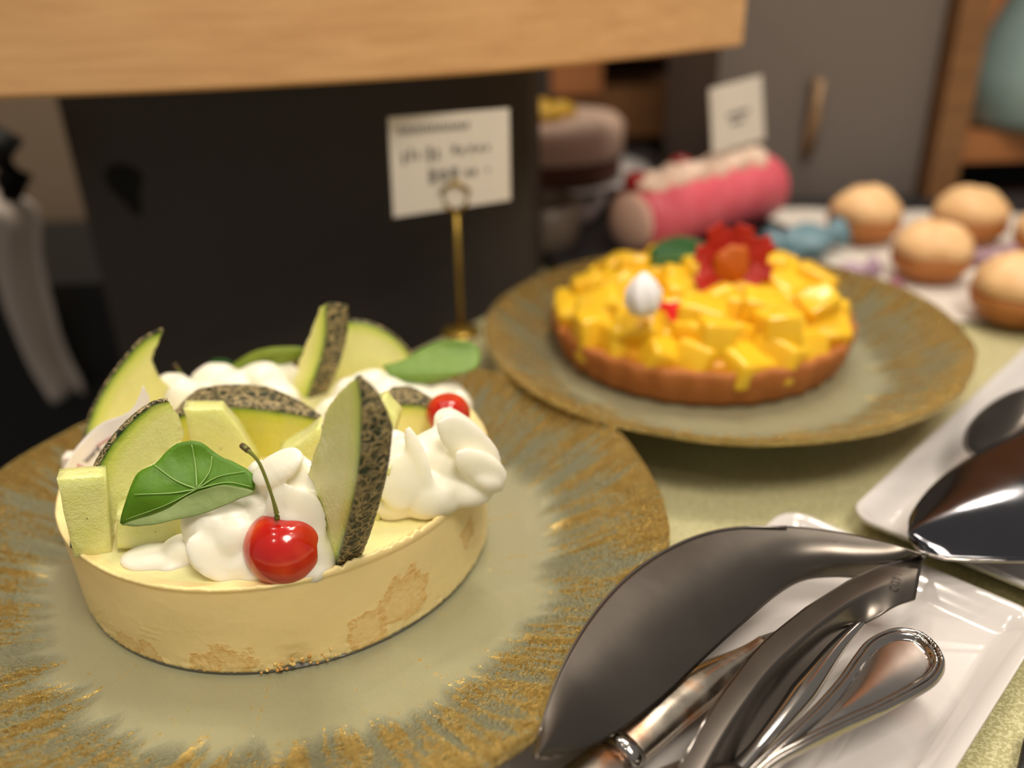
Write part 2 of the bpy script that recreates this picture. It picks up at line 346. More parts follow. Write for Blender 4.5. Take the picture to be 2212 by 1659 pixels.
rail('back_panel', 1200, 100, 1500, 220, 1.23, .02, M('dark brown back', srgb(58, 36, 22), .7).m)
rail('side_post', 1190, -60, 1300, 205, 1.09, .04, m_owood)
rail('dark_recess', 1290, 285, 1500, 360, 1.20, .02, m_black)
vp = vpanel('grey_column', (.035, 1.3), (.14, 1.3), -.8, .8, .1, m_grey); tag(vp, 'grey column in the dim gap right of the black panel', 'column')
# slate board and cakes on it
zt = .012
T = tag(build('slate_board', box((.118, .655, .006), (.20, .13, .0118), .35), m_slate, bevel=.002), 'dark slate board under the pink cake roll', 'board')
# back cake with yellow top on stand
c0 = PY(1195, 400, .80)
T = thing('cake_stand', 'low white cake stand beside the right edge of the black panel', 'stand', (c0.x, .80, 0))
zc = PY(1215, 395, .76).z
build('plate', lathe([(0, zc-.006), (.07, zc-.004), (.085, zc), (.087, zc+.003), (.07, zc), (0, zc-.001)], (c0.x, .80, 0), 48), m_porc, T)
build('foot', lathe([(0, 0), (.05, 0), (.048, .006), (.015, .02), (.013, zc-.006), (0, zc-.005)], (c0.x, .80, 0), 32), m_porc, T)
T = thing('layer_cake', 'white and brown layer cake with yellow topping on the cake stand', 'cake', (c0.x, .80, zc))
build('brown_base', lathe([(0, 0), (.058, 0), (.060, .004), (.060, .02), (0, .021)], (c0.x, .79, zc), 40), M('chocolate sponge', srgb(84, 50, 34), .8).m, T)
build('white_frosting', lathe([(0, .018), (.058, .019), (.062, .024), (.062, .046), (.056, .052), (0, .053)], (c0.x, .79, zc), 40), M('pinkish frosting', srgb(206, 176, 156), .6).m, T)
build('yellow_topping', join(*[ell((c0.x-.02+.026*math.cos(k*1.3), .785+.022*math.sin(k*1.3), zc+.056), (.014, .014, .009)) for k in range(5)]), M('yellow fruit', srgb(222, 176, 40), .4).m, T)
c1 = P(1215, 455, .012)
T = tag(build('white_dish', lathe([(0, .006), (.034, .006), (.045, .026), (.047, .026), (.036, .002), (0, .0)], (c1.x-.012, c1.y-.01, 0), 40), m_porc), 'white shallow dish in front of the layer cake', 'dish')
c1 = P(1195, 590, 0.0)
tag(build('grey_cup', lathe([(0, .002), (.02, .0), (.026, .02), (.029, .045), (.027, .045), (.023, .01), (0, .006)], (c1.x-.004, c1.y+.035, 0), 32), M('greyish stoneware', srgb(120, 106, 94), .4).m), 'greyish brown cup behind the tart plate, beside the black panel', 'cup')
# pink roll cake
r0 = PY(1372, 462, .60); r1 = PY(1650, 405, .69); ax = (r1-r0).normalized()
r0.z = r1.z = .012+.026
T = thing('roll_cake', 'pink frosted cake roll with pale cream on top, behind the mango tart', 'cake', ((r0+r1)/2-V((0, 0, .026))))
pk = M('pink frosting', srgb(222, 88, 104), .5); pk.set('Base Color', pk.mix(pk.noise(60, 3), srgb(206, 66, 84), srgb(230, 116, 128)))
build('roll', tube([r0.lerp(r1, t) for t in (-.02, .0, .03, .25, .5, .75, .97, 1.0, 1.02)], [.020, .024, .026, .026, .026, .026, .026, .024, .02], 32), pk.m, T)
build('cut_end', ell(r0-ax*.004, (.006, .021, .021), (0, 0, math.atan2(ax.y, ax.x))), M('pale sponge', srgb(214, 176, 158), .8).m, T)['label'] = 'pale sponge end face'
pc = M('pale pink cream', srgb(232, 204, 184), .5).m
for k in range(6):
    p = r0.lerp(r1, .12+.15*k)+V((-.004, -.006, .024)); build('cream_swirl', ell(p, (.015, .012, .010), (0, 0, .4), 12, .3, k), pc, T)
build('berry', ell(r0.lerp(r1, .02)+V((-.002, 0, .027)), (.009, .009, .008), n=12), M('dark red berry', srgb(150, 22, 22), .3).m, T)
build('berry', ell(r0.lerp(r1, .38)+V((-.004, .016, .026)), (.010, .009, .008), n=12), bpy.data.materials['dark red berry'], T)
# price cards
def card(nm, label, corners, stem_top, stem_base, yy, holder=True, marks=()):
    a, b, c, d = [PY(x_, y_, yy_) for x_, y_, yy_ in corners]      # tl tr br bl
    T = thing(nm, label, 'price card', stem_base)
    n_ = (b-a).cross(d-a).normalized(); n_ = n_ if n_.y < 0 else -n_
    build('card', prism([a, b, c, d], n_*-.0006), m_paper, T, smooth=False)
    at = lambda u, v_: a.lerp(b, u).lerp(d.lerp(c, u), v_)+n_*.0004
    for u0, u1, v0_, v1 in marks:
        build('mark', prism([at(u0, v0_), at(u1, v0_), at(u1, v1), at(u0, v1)], n_*-.0003), m_ink, T, smooth=False)
    if holder:
        q0 = V(stem_top); build('stem', tube([V(stem_base), V(stem_base).lerp(q0, .5), q0], .0016, 10), m_brass, T)
        build('clip', tube([q0, q0+V((-.006, 0, .006)), q0+V((-.008, -.001, .014)), q0+V((0, -.001, .019)), q0+V((.008, -.001, .014)), q0+V((.006, 0, .006)), q0], .0012, 8), m_brass, T)
        build('base', lathe([(0, 0), (.012, 0), (.012, .002), (.002, .004), (0, .004)], V(stem_base), 24), m_brass, T)
    return T
mk = [(.08+.035*k, .08+.035*k+.024, .10+.02*(k % 2), .17) for k in range(17)]
mk += [(.10, .13, .35, .47), (.16, .19, .32, .44), (.22, .25, .36, .43), (.31, .35, .32, .47), (.38, .41, .35, .47), (.52, .56, .33, .41), (.58, .62, .36, .43), (.66, .70, .35, .42), (.73, .77, .36, .42), (.8, .83, .36, .42)]
mk += [(.32, .38, .55, .70), (.41, .47, .57, .69), (.50, .56, .56, .68), (.62, .66, .60, .67), (.68, .72, .60, .67), (.8, .82, .60, .65)]
sb = P(1002, 742, 0); sb = V((-.0305, .497, 0))
st = PY(986, 462, sb.y)
card('price_card', 'white price card on a thin brass stem behind the melon cake', [(838, 254, .497), (1100, 234, .497), (1103, 432, .497), (850, 470, .497)], st, sb, .497, True, mk)
sb2 = PY(1578, 400, .66); sb2.z = .066
card('price_card', 'white price card tilted above the pink cake roll', [(1532, 192, .63), (1645, 162, .69), (1652, 300, .69), (1540, 332, .63)], sb2+V((0, 0, .03)), V((sb2.x, sb2.y, .066)), .66, False, [(.3, .7, .45, .52), (.35, .6, .58, .64)])

# paper, wrappers and cream puffs at the right
T = tag(build('paper_liner', grid(lambda s, u: V((lerp(.185, .46, s), lerp(.445, .70, u)+.06*(1-s), .0025+.002*noise.noise(V((s*9, u*9, 0))))), 40, 40), M('white paper liner', srgb(216, 208, 198), .7).m, solid=.0006), 'white crinkled paper liner spread under the cream puffs', 'paper')
def puff(px, py, y, r, label, flat=.62):
    c = PY(px, py, y); z = max(.004, c.z-r*flat); k_ = random.random()*9
    T = thing('cream_puff', label, 'pastry', (c.x, y, .005), 'cream puffs on the paper liner')
    def f(rr, zz, a): s = 1+.09*noise.noise(V((math.cos(a)*1.5+k_, math.sin(a)*1.5, zz*40))); return rr*s, zz*(1+.08*noise.noise(V((math.cos(a)*2, math.sin(a)*2+k_, 1))))
    build('choux_base', lathe([(0, .0), (r*.72, .001), (r*.95, r*.3), (r*1.0, r*.55), (r*.9, r*.7), (0, r*.72)], (c.x, y, .005), 32, f), m_chx, T)
    build('choux_top', lathe([(r*.86, r*.62), (r*.98, r*.72), (r*.9, r*1.0), (r*.62, r*1.28), (r*.3, r*1.4), (0, r*1.42)], (c.x, y, .005), 32, f), m_chx2, T)
x = M('baked choux base', srgb(178, 110, 48), .6); x.set('Base Color', x.mix(x.noise(60, 3), srgb(150, 84, 34), srgb(196, 130, 64))); m_chx = x.m
x = M('baked choux top', srgb(226, 170, 104), .5); x.set('Base Color', x.mix(x.noise(50, 3), srgb(222, 160, 98), srgb(250, 220, 168))); m_chx2 = x.m
def pf(px, py_base, r, label):
    p = P(px, py_base, .005); puff(px, py_base, p.y+r*.6, r, label)
pf(1858, 528, .0275, 'cream puff with an orange top, leftmost beside the blue wrapper')
pf(2082, 530, .0270, 'cream puff at the back in front of the wooden shelf post')
pf(2000, 612, .0262, 'cream puff with a pale yellow top, in the middle of the group')
pf(2185, 708, .0270, 'large pale cream puff nearest the camera at the right edge')
pf(2255, 565, .024, 'cream puff cut off by the right edge behind the large one')
def wrap(px, py, r, col, label):
    p = P(px, py, .012); m_ = M(label[:12], srgb(*col), .4).m
    T = thing('wrapped_sweet', label, 'sweet', (p.x, p.y, .004)); build('sweet', ell((p.x, p.y, .004+r*.5), (r, r*.8, r*.5), (0, 0, .4), 12, .4, px), m_, T)
    
    for s in (-1, 1): build('twist', tube([(p.x+s*r*.85, p.y+s*r*.35, .004+r*.5), (p.x+s*r*1.4, p.y+s*r*.55, .004+r*.6)], [r*.2, r*.6], 8), m_, T)
wrap(1738, 528, .021, (104, 138, 150), 'pale blue wrapped sweet left of the first cream puff')
wrap(1840, 585, .013, (168, 140, 160), 'lilac wrapped sweet below the leftmost cream puff')
wrap(1890, 625, .012, (150, 92, 108), 'dusky purple wrapped sweet in front of the lilac one')
wrap(2150, 545, .011, (172, 140, 152), 'dull pink wrapped sweet between the two rear right cream puffs')

# ------------------------------------------------------------------ glass plates
def plate(label, cx, cy, R_, rimz, seed, foot=.0):
    T = thing('glass_plate', label, 'plate', (cx, cy, 0))
    n = 960; prof = [(0, .0108), (.35*R_, .0108), (.60*R_, .0110), (.64*R_, .0118)]
    for k in range(46):
        t = k/45; prof.append((lerp(.65, .985, t)*R_, lerp(.0120, rimz, t**1.25)))
    prof += [(.995*R_, rimz+.0004), (1.0*R_, rimz-.0004), (.998*R_, rimz-.0026), (.985*R_, rimz-.0036), (.7*R_, .0085), (.6*R_, .0066), (.3*R_, .0066), (0, .0066)]
    gold = []; strk = []
    def f(r, z, a):
        q = r/R_; w_ = 1+(.010*noise.noise(V((math.cos(a)*3+seed, math.sin(a)*3, 0)))+.005*noise.noise(V((math.cos(a)*9, math.sin(a)*9+seed, 2))))*ss(.7, 1, q)
        st_ = noise.noise(V((math.cos(a)*22, math.sin(a)*22, q*3.0+seed)))*.5+noise.noise(V((math.cos(a)*58, math.sin(a)*58, q*6.0)))*.7
        inner = .62+.045*noise.noise(V((math.cos(a)*4, math.sin(a)*4, seed)))+.05*noise.noise(V((math.cos(a)*20, math.sin(a)*20, seed)))
        g = ss(inner, inner+.16, q)*.56 + ss(.84, 1.0, q)*.4
        gold.append(g); strk.append(.5+st_*.9)
        top = ss(.66, .74, q)*(1-ss(.975, .99, q)) if z > .0116 else 0
        return r*w_, z + top*(.0011*st_ + .0005*noise.noise(V((math.cos(a)*60, math.sin(a)*60, q*60))))
    vf = lathe(prof, (cx, cy, 0), n, f)
    build('plate_body', vf, m_plate, T, attr={'gold': gold, 'streak': strk})
    build('foot_ring', lathe([(.42*R_, .0068), (.42*R_, .0004), (.46*R_, .0004), (.47*R_, .0068)], (cx, cy, 0), 96), m_fr, T)
    return T
m_fr = M('clear foot glass', srgb(190, 190, 160), .2, Transmission_Weight=.6).m
plate('large gold-edged frosted glass plate under the melon cheesecake', -.0791, .2652, .1336, .0300, 1.3)
plate('gold-edged glass plate under the mango tart', .1092, .4245, .1234, .0325, 7.7)

# ------------------------------------------------------------------ melon cheesecake
CX, CY, CR, CB, CT = -.0865, .2795, .077, .0120, .0462
T = thing('cheesecake', 'round pale yellow cheesecake topped with melon, on the nearer plate', 'cake', (CX, CY, CB))
def cf(r, z, a):
    q = r; side = ss(.070, .0765, r)
    d = noise.noise(V((math.cos(a)*4, math.sin(a)*4, z*60)))*.0005*side
    d += noise.noise(V((a*60, z*500, 0)))*.0005*ss(.008, .0, z)*side
    low = noise.noise(V((a*5.2, z*70, 3)))
    d += .0006*noise.noise(V((a*80, z*900, 0)))*side*ss(.1, .3, low)*ss(.02, .01, z)
    dz = 0
    if z > .0335 and r > .070: dz = .0005*noise.noise(V((a*14, 0, 0)))+.0004*noise.noise(V((a*60, 0, 0)))+(.0015*(1+1.2*noise.noise(V((a*38, 5, 0))))*ss(-1.35, -1.0, a if a < 3.14 else a-6.283)*ss(-.1, -.4, a if a < 3.14 else a-6.283))*(1 if r > .0745 else .3)
    da = (a-(-.0-1.35+6.283)); 
    if z < .010 and abs(da) < .09: d -= .0018*(1-abs(da)/.09)*(1-z/.010)*(1+.6*noise.noise(V((a*200, z*1500, 0)))); 
    return r+d, z+dz
H = CT-CB
prof = [(0, 0), (.06, 0), (.0745, 0)]+[(.0752+.0012*math.sin(k/40*math.pi/2), .0002+k/40*.0325) for k in range(41)]
prof += [(.0767, .0333), (.0768, .0340), (.0764, .0343), (.0757, .0342), (.0750, .0337), (.0736, .0332), (.070, .0329), (.055, .0326), (.03, .0326), (0, .0326)]
build('filling', lathe(prof, (CX, CY, CB), 480, cf), m_cake, T)
cr_ = []
for k in range(26):
    a = -1.35+random.uniform(-.16, .16); rr = .0752+random.uniform(0, .0012); s = random.uniform(.0003, .0007)
    cr_.append(ell((CX+rr*math.cos(a), CY+rr*math.sin(a), CB+random.uniform(0, .005)), (s, s, s*.8), n=5, pert=.5, sd=k))
cb = build('crumbs', join(*cr_), m_crumb, T); cb['kind'] = 'stuff'
g_ = lathe([(0, .0331), (.05, .0331), (.0725, .0331), (.0738, .0329), (0, .0327)], (CX, CY, CB), 96)
_ = lathe([(0, .0336), (.05, .0336), (.0725, .0335), (.0738, .0329), (0, .0327)], (CX, CY, CB), 96)
build('glaze', g_, m_glaze, T)['label'] = 'thin clear glaze on the top'
tag(build('cake_board', lathe([(0, 0), (.0750, 0), (.0750, .0007), (0, .0007)], (CX, CY, .0111), 128), m_board), 'thin silver card disc under the cheesecake', 'cake board')

# ------------------------------------------------------------------ melon pieces
def taper(a, b): return lambda s: max(.04, min(1, s/a if a else 1))**.6*max(.04, min(1, (1-s)/b if b else 1))**.6
def melon(label, outer, inner, base, e, Tt, tin, tp, mat, rt=.0009, ns=90, n=None):
    nn = V(n).normalized() if n else V(e).normalized()
    if n: a_ = outer[len(outer)//2]; e = (ray(*a_).normalized()+V(e)).normalized()
    e = V(e).normalized(); oc = spl([PP(x_, y_, base, nn) for x_, y_ in outer], ns); ic = spl([PP(x_, y_, base, nn) for x_, y_ in inner], ns)
    T = thing('melon_slice', label, 'melon slice', base); NU = 22; v = []; f = []; rd = []
    for bk_ in (0, 1):
        for i in range(ns):
            for j in range(NU):
                u = j/(NU-1); s = i/(ns-1); p = oc[i].lerp(ic[i], u)
                rag = noise.noise_vector(p*300)*.0006*ss(.8, 1, u)+noise.noise_vector(p*900)*.0003*ss(.85, 1, u)
                th = Tt*tp(s)*(1-u*(1-tin)); k_ = 4*u*(1-u)
                v.append(p+rag+e*(th*bk_)+e*(.0003*k_*(1-2*bk_))); rd.append(u*(oc[i]-ic[i]).length)
    K = ns*NU
    for i in range(ns-1):
        for j in range(NU-1):
            a = i*NU+j; f.append((a, a+1, a+NU+1, a+NU)); f.append((K+a, K+a+NU, K+a+NU+1, K+a+1))
        for j in (0, NU-1):
            a = i*NU+j; f.append((a, a+NU, a+NU+K, a+K))
    for j in range(NU-1):
        for i in (0, ns-1): a = i*NU+j; f.append((a, a+1, a+1+K, a+K))
    build('flesh', (v, f), mat, T, attr={'rd': rd})
    def rf(s, q_):                          # closed loop section: outer skin then back under
        i = min(ns-1, int(round(s*(ns-1)))); p = oc[i]; t = (oc[min(ns-1, i+1)]-oc[max(0, i-1)]).normalized(); o_ = t.cross(e).normalized()
        mid = len(oc)//2; 
        if o_.dot(oc[mid]-ic[mid]) < 0: o_ = -o_
        th = Tt*tp(s); k = q_*14
        if k < 10: w_ = k/9; w_ = min(1, w_); h = rt*(1.0 if 0 < w_ < 1 else .55)+.00022*noise.noise(p*900+e*w_*5)
        else: w_ = 1-(k-10)/3.; w_ = max(0, min(1, w_)); h = -.0001
        return p+e*(th*w_)+o_*(h+.0003*4*w_*(1-w_)*(1 if k < 10 else .8)*min(1, th/.006))
    build('rind', grid(rf, ns, 14, wu=True), m_rind, T)
    return T
B = P(200, 1178, CT)
melon('curved melon slice standing at the left behind the big green leaf', [(161, 1184), (170, 1120), (195, 1045), (232, 972), (280, 914), (328, 876), (363, 866)], [(240, 1187), (252, 1130), (280, 1065), (330, 1005), (393, 950), (388, 905), (367, 868)], B, (-.09, 0, -.05), .010, .55, taper(0, .35), m_flesh, n=(-.55, .83, 0))
B = P(560, 985, CT)
melon('melon slice lying across the middle with netted rind on top', [(372, 905), (425, 886), (500, 879), (575, 885), (640, 895), (692, 907)], [(392, 960), (440, 1010), (520, 1035), (590, 1025), (655, 985), (692, 910)], B, (-.1, 1, .05), .016, .6, taper(.12, .4), m_flesh2)
B = P(735, 1225, CT)
melon('upright melon slice right of the front cherry showing dark netted rind', [(769, 812), (780, 860), (781, 920), (778, 990), (769, 1060), (753, 1130), (738, 1185), (723, 1226)], [(766, 814), (732, 848), (704, 895), (688, 955), (670, 1010), (664, 1070), (676, 1130), (716, 1216)], B, (.78, .62, 0), .0092, .5, taper(.22, .0), m_flesh, rt=.0008)
B = V((-.150, .300, CT))
melon('tall melon slice at the back left with its tip pointing up', [(178, 1000), (186, 925), (218, 850), (262, 785), (308, 735), (352, 712)], [(300, 1010), (330, 930), (368, 850), (342, 812), (328, 770), (352, 716)], B, (.16, .0, -.12), .010, .5, taper(0, .4), m_flesh, n=(-.35, .93, 0))
B = V((-.078, .325, CT))
melon('narrow upright melon slice at the back centre with grey rind facing right', [(706, 655), (706, 720), (694, 780), (674, 835), (655, 885), (648, 905)], [(690, 665), (668, 725), (648, 780), (634, 830), (622, 880), (618, 905)], B, (.9, -.3, .38), .0095, .6, taper(.05, 0), m_flesh, n=(.25, .97, 0))
B = V((-.052, .345, CT))
melon('broad melon slice at the back with rounded top beside the grey-rind slice', [(704, 722), (730, 700), (770, 694), (812, 704), (855, 730), (892, 772)], [(704, 800), (722, 830), (760, 850), (810, 850), (860, 830), (895, 790)], B, (-.1, .0, -.06), .012, .6, taper(0, .3), m_flesh, n=(-.05, 1, 0))
B = V((-.038, .290, CT))
melon('short melon slice beside the right cherry with netted rind on top', [(822, 880), (868, 873), (912, 876), (955, 889)], [(836, 930), (866, 962), (915, 972), (957, 952)], B, (-.15, 1, .05), .013, .6, taper(.2, .5), m_flesh)
def chunk(label, px, base, e, th, mat=None):
    e = V(e).normalized(); pts = [PP(a_, b_, base, e) for a_, b_ in px]
    o = build('melon_chunk', inset_prism(pts, e*th, .0003), mat or m_chunk, bevel=0, attr=None); return tag(o, label, 'melon chunk', None)
chunk('peeled melon block at the far left edge of the cake', [(122, 1036), (225, 1028), (243, 1204), (160, 1206)], P(190, 1196, CT), (-.3, .95, 0), .007)
chunk('small peeled melon chunk lying under the big green leaf', [(252, 1112), (400, 1105), (398, 1160), (372, 1180), (252, 1186)], P(300, 1184, CT), (-.3, .95, 0), .009)
chunk('wet peeled melon chunk leaning on the middle slice above the leaf', [(396, 884), (478, 884), (514, 924), (560, 1002), (540, 1060), (440, 1060), (412, 955)], P(540, 1035, CT), (-.2, .98, 0), .007)
chunk('peeled melon chunk between the cream and the upright front slice', [(600, 985), (655, 950), (692, 922), (705, 1040), (680, 1100), (640, 1090)], P(650, 1050, CT), (-.1, 1, 0), .009)
chunk('melon chunk tucked behind the right side of the upright slice', [(790, 1060), (842, 1008), (838, 1072), (815, 1135), (780, 1150)], P(815, 1120, CT), (.3, .95, 0), .006)
chunk('melon chunk with a slanted face left of the short right slice', [(800, 875), (822, 866), (856, 905), (842, 960), (815, 1060), (795, 1080)], P(820, 1040, CT), (.2, .98, 0), .008)

# ------------------------------------------------------------------ whipped cream
def cream(label, blobs, vox=.0006):
    parts = []
    for k, (px, py, y, r, eu) in enumerate(blobs):
        parts.append(ell(PY(px, py, y), (r[0]*1.12, r[1]*1.12, r[2]*1.08), eu, 14, .10, k))
    o = build('cream_dollop', join(*parts), m_cream)
    md = o.modifiers.new('r', 'REMESH'); md.mode = 'VOXEL'; md.voxel_size = vox
    md = o.modifiers.new('s', 'SMOOTH'); md.factor = .9; md.iterations = 11
    return tag(o, label, 'whipped cream', 'whipped cream dollops')
cream('whipped cream dollop piled behind the front cherry', [
    (618, 1033, .2285, (.0082, .0080, .0080), (0, 0, 0)), (556, 1030, .229, (.0032, .003, .0055), (0, .2, 0)),
    (630, 1085, .226, (.0085, .007, .008), (0, 0, 0)), (560, 1110, .226, (.008, .007, .009), (0, .4, 0)), (500, 1120, .224, (.010, .008, .0085), (0, .2, 0)),
    (655, 1150, .219, (.0075, .006, .012), (0, -.2, 0)), (690, 1190, .2145, (.0035, .005, .008), (0, -.3, 0)), (610, 1170, .220, (.012, .006, .012), (0, 0, 0)),
    (460, 1160, .2195, (.0075, .0055, .010), (.2, .3, 0)), (520, 1175, .2180, (.0085, .006, .010), (.2, -.3, 0)), (425, 1140, .221, (.004, .004, .008), (0, 0, 0)),
    (475, 1215, .2140, (.009, .004, .0055), (-.5, .5, 0)), (530, 1215, .2130, (.008, .004, .005), (-.5, -.3, 0)), (585, 1225, .2135, (.008, .005, .0045), (0, 0, 0)), (662, 1225, .2120, (.0075, .005, .005), (0, .2, 0)),
    (478, 1205, .2118, (.0105, .0016, .0068), (-.65, .75, 0)), (545, 1212, .2112, (.0085, .0015, .0058), (-.65, -.6, 0)), (600, 1010, .2225, (.0088, .0020, .0050), (-.9, -.5, 0)), (650, 1040, .2225, (.0060, .0018, .0070), (-.5, -.3, 0)), (640, 1120, .2165, (.0085, .0016, .0105), (-.2, -.35, 0))])
cream('low thin cream smear on the glaze below the leaf', [(330, 1205, .2205, (.009, .006, .0030), (0, 0, 0)), (372, 1212, .2190, (.006, .005, .0025), (0, 0, 0)), (405, 1195, .2215, (.007, .005, .006), (0, .4, 0))])
cream('large whipped cream dollop at the right rim of the cake', [
    (880, 1015, .247, (.0105, .009, .0115), (0, .15, 0)), (858, 1070, .243, (.009, .008, .008), (0, 0, 0)), (850, 965, .255, (.0050, .005, .006), (0, .3, 0)),
    (925, 1060, .243, (.011, .009, .0085), (0, 0, 0)), (960, 1000, .250, (.012, .009, .012), (0, .5, 0)), (985, 1045, .246, (.012, .008, .0065), (0, .25, 0)),
    (1000, 950, .258, (.0062, .008, .0125), (0, -.62, 0)), (1020, 980, .252, (.0050, .0085, .0155), (0, -.58, 0)), (1040, 1018, .246, (.0050, .0070, .0085), (0, -.85, 0)), (1016, 965, .2445, (.0062, .0016, .0150), (-.1, -.62, .5)), (1040, 1010, .2410, (.0048, .0016, .0110), (-.1, -.85, .5)), (905, 1000, .2385, (.0030, .0018, .0120), (-.2, -.25, 0)), (865, 1040, .2360, (.0070, .0018, .0090), (-.3, .3, 0))])
cream('whipped cream dollop at the back behind the middle slice', [(470, 835, .330, (.010, .009, .010), (0, 0, 0)), (520, 850, .325, (.013, .010, .009), (0, .3, 0)), (570, 838, .328, (.010, .009, .011), (0, -.4, 0)), (590, 870, .32, (.011, .009, .008), (0, 0, 0)), (610, 820, .338, (.007, .006, .008), (0, 0, 0)), (450, 865, .322, (.008, .008, .008), (0, 0, 0))])
cream('whipped cream dollop at the back under the pale leaf', [(800, 850, .333, (.011, .009, .010), (0, -.3, 0)), (840, 875, .322, (.012, .010, .011), (0, 0, 0)), (900, 872, .325, (.012, .009, .009), (0, .2, 0)), (955, 868, .328, (.010, .009, .009), (0, 0, 0)), (985, 885, .322, (.006, .008, .008), (0, .3, 0)), (770, 880, .31, (.010, .009, .012), (0, 0, 0)), (730, 930, .300, (.010, .009, .013), (0, 0, 0))])
cream('small whipped cream lump beside the tall left slice', [(375, 848, .315, (.008, .007, .008), (0, 0, 0)), (400, 870, .31, (.009, .007, .010), (0, 0, 0)), (350, 870, .312, (.008, .007, .010), (0, 0, 0))])
o = build('white_chocolate_piece', inset_prism([PP(a_, b_, P(150, 1045, CT)+V((0, .020, 0)), V((0, 1, 0))) for a_, b_ in [(133, 988), (160, 990), (178, 980), (215, 985), (220, 1040), (131, 1040)]], (0, .005, 0), .0002), M('white chocolate', srgb(240, 228, 214), .4, Subsurface_Weight=.2, Subsurface_Scale=.002).m)
tag(o, 'white chocolate piece standing on the left rim behind the silver film', 'chocolate')

# ------------------------------------------------------------------ cherries
def cherry(label, c, r, stem, tilt=(0, 0, 0), sq=.96):
    T = thing('cherry', label, 'cherry', V(c)-V((0, 0, r*sq))); from mathutils import Euler
    E_ = Euler(tilt).to_matrix(); v = []; n = 40; f = []
    for i in range(n+1):
        th = math.pi*i/n; rr = math.sin(th); z = math.cos(th)*sq - .13*math.exp(-(th/.42)**2) - .04*math.exp(-((math.pi-th)/.3)**2)
        for k in range(2*n): a = math.pi*k/n; w_ = 1+.01*math.cos(2*a); v.append(V(c)+E_@V((rr*w_*r, rr*r*math.sin(a)*0+rr*r*math.sin(a), z*r)) if 0 else V(c)+E_@V((rr*w_*r*math.cos(a), rr*r*math.sin(a), z*r)))
    for i in range(n):
        for k in range(2*n): f.append((i*2*n+k, (i+1)*2*n+k, (i+1)*2*n+(k+1) % (2*n), i*2*n+(k+1) % (2*n)))
    build('fruit', (v, f), m_cherry, T)
    if stem:
        p = spl(stem, 24); N = 24; s = build('stem', tube(p, [.00085-.00035*ss(0, .3, i/23)+.0003*ss(.8, 1, i/23) for i in range(N)], 10), m_stem, T)
        build('stem_tip', tube([p[-3], p[-1], p[-1]+(p[-1]-p[-2])*.6], [.00088, .00092, .0008], 10), m_stemtip, s)
    return T
cy = .2155
c = PY(617, 1180, cy); rr = .0124
cherry('red cherry with a long stem at the front of the cake', c, rr, [PY(598, 1122, cy-.003), PY(597, 1106, cy-.003), PY(582, 1055, cy-.003), PY(560, 1000, cy-.002), PY(535, 972, cy-.001), PY(525, 964, cy)], (-.10, .06, 0), .955)
c = PY(968, 893, .288); cherry('red cherry at the right side behind the cream', c, .0082, None)
c = PY(462, 885, .325); cherry('dark red cherry hidden behind the middle slice', c, .0095, [PY(440, 850, .325), PY(395, 810, .325), PY(378, 788, .325)])

# ------------------------------------------------------------------ leaves
def leaf_from(outline, yf, name, label, mat, parent=None, cen=None, rings=10, bulge=.0):
    pts = spl([(a_, b_, 0) for a_, b_ in outline]+[(outline[0][0], outline[0][1], 0)], 73)[:-1]; cx_, cy_ = cen
    v = [PY(cx_, cy_, yf(cx_, cy_))]; f = []
    for i in range(1, rings+1):
        t = i/rings
        for p in pts:
            x_ = lerp(cx_, p.x, t); y_ = lerp(cy_, p.y, t); q_ = PY(x_, y_, yf(x_, y_)); v.append(q_+V((0, -bulge*math.sin(math.pi*t), 0))+V((0, 1, 0))*.0004*noise.noise(q_*260))
    n = 72
    for k in range(n): f.append((0, 1+k, 1+(k+1) % n))
    for i in range(rings-1):
        for k in range(n): a = 1+i*n+k; b = 1+i*n+(k+1) % n; f.append((a, a+n, b+n, b))
    return v, f
yl = lambda x_, y_: .221+.010*ss(1090, 950, y_)-.004*ss(480, 260, x_)
B = P(425, 1130, CT)
T = thing('nasturtium_leaf', 'large round green leaf with pale veins leaning at the front left', 'leaf', B)
ol = [(412, 952), (437, 956), (468, 980), (505, 998), (545, 1022), (550, 1040), (548, 1062), (520, 1052), (480, 1048), (440, 1058), (400, 1075), (365, 1098), (330, 1112), (290, 1124), (262, 1134), (262, 1115), (272, 1080), (285, 1045), (300, 1020), (335, 1002), (360, 975), (385, 957)]
build('leaf_blade', leaf_from(ol, yl, '', '', None, cen=(425, 1050), bulge=.0006), m_leaf, T, solid=.0003)
uo = [(262, 1134), (290, 1124), (330, 1112), (365, 1098), (400, 1075), (440, 1058), (480, 1048), (520, 1052), (549, 1063), (520, 1076), (480, 1094), (430, 1112), (380, 1122), (330, 1133), (290, 1137)]
yu = lambda x_, y_: .2205-.005*ss(1060, 1130, y_+.25*(x_-400))-.004*ss(480, 260, x_)
build('folded_underside', leaf_from(uo, yu, '', '', None, cen=(430, 1086)), m_under, T, solid=.0003)['label'] = 'greyish green folded underside'
for tp_ in [[(425, 1056), (422, 1005), (414, 960)], [(425, 1056), (452, 1020), (458, 985)], [(425, 1056), (470, 1030), (530, 1018)], [(425, 1056), (380, 1038), (330, 1002)], [(425, 1056), (370, 1065), (290, 1068)], [(425, 1056), (360, 1090), (272, 1122)], [(425, 1056), (490, 1042), (545, 1052)]]:
    build('vein', tube([PY(x_, y_, yl(x_, y_)-.0009) for x_, y_ in [(p.x, p.y) for p in spl([(a_, b_, 0) for a_, b_ in tp_], 10)]], [.00030-.000017*i for i in range(10)], 6, flat=.6), m_vein, T)
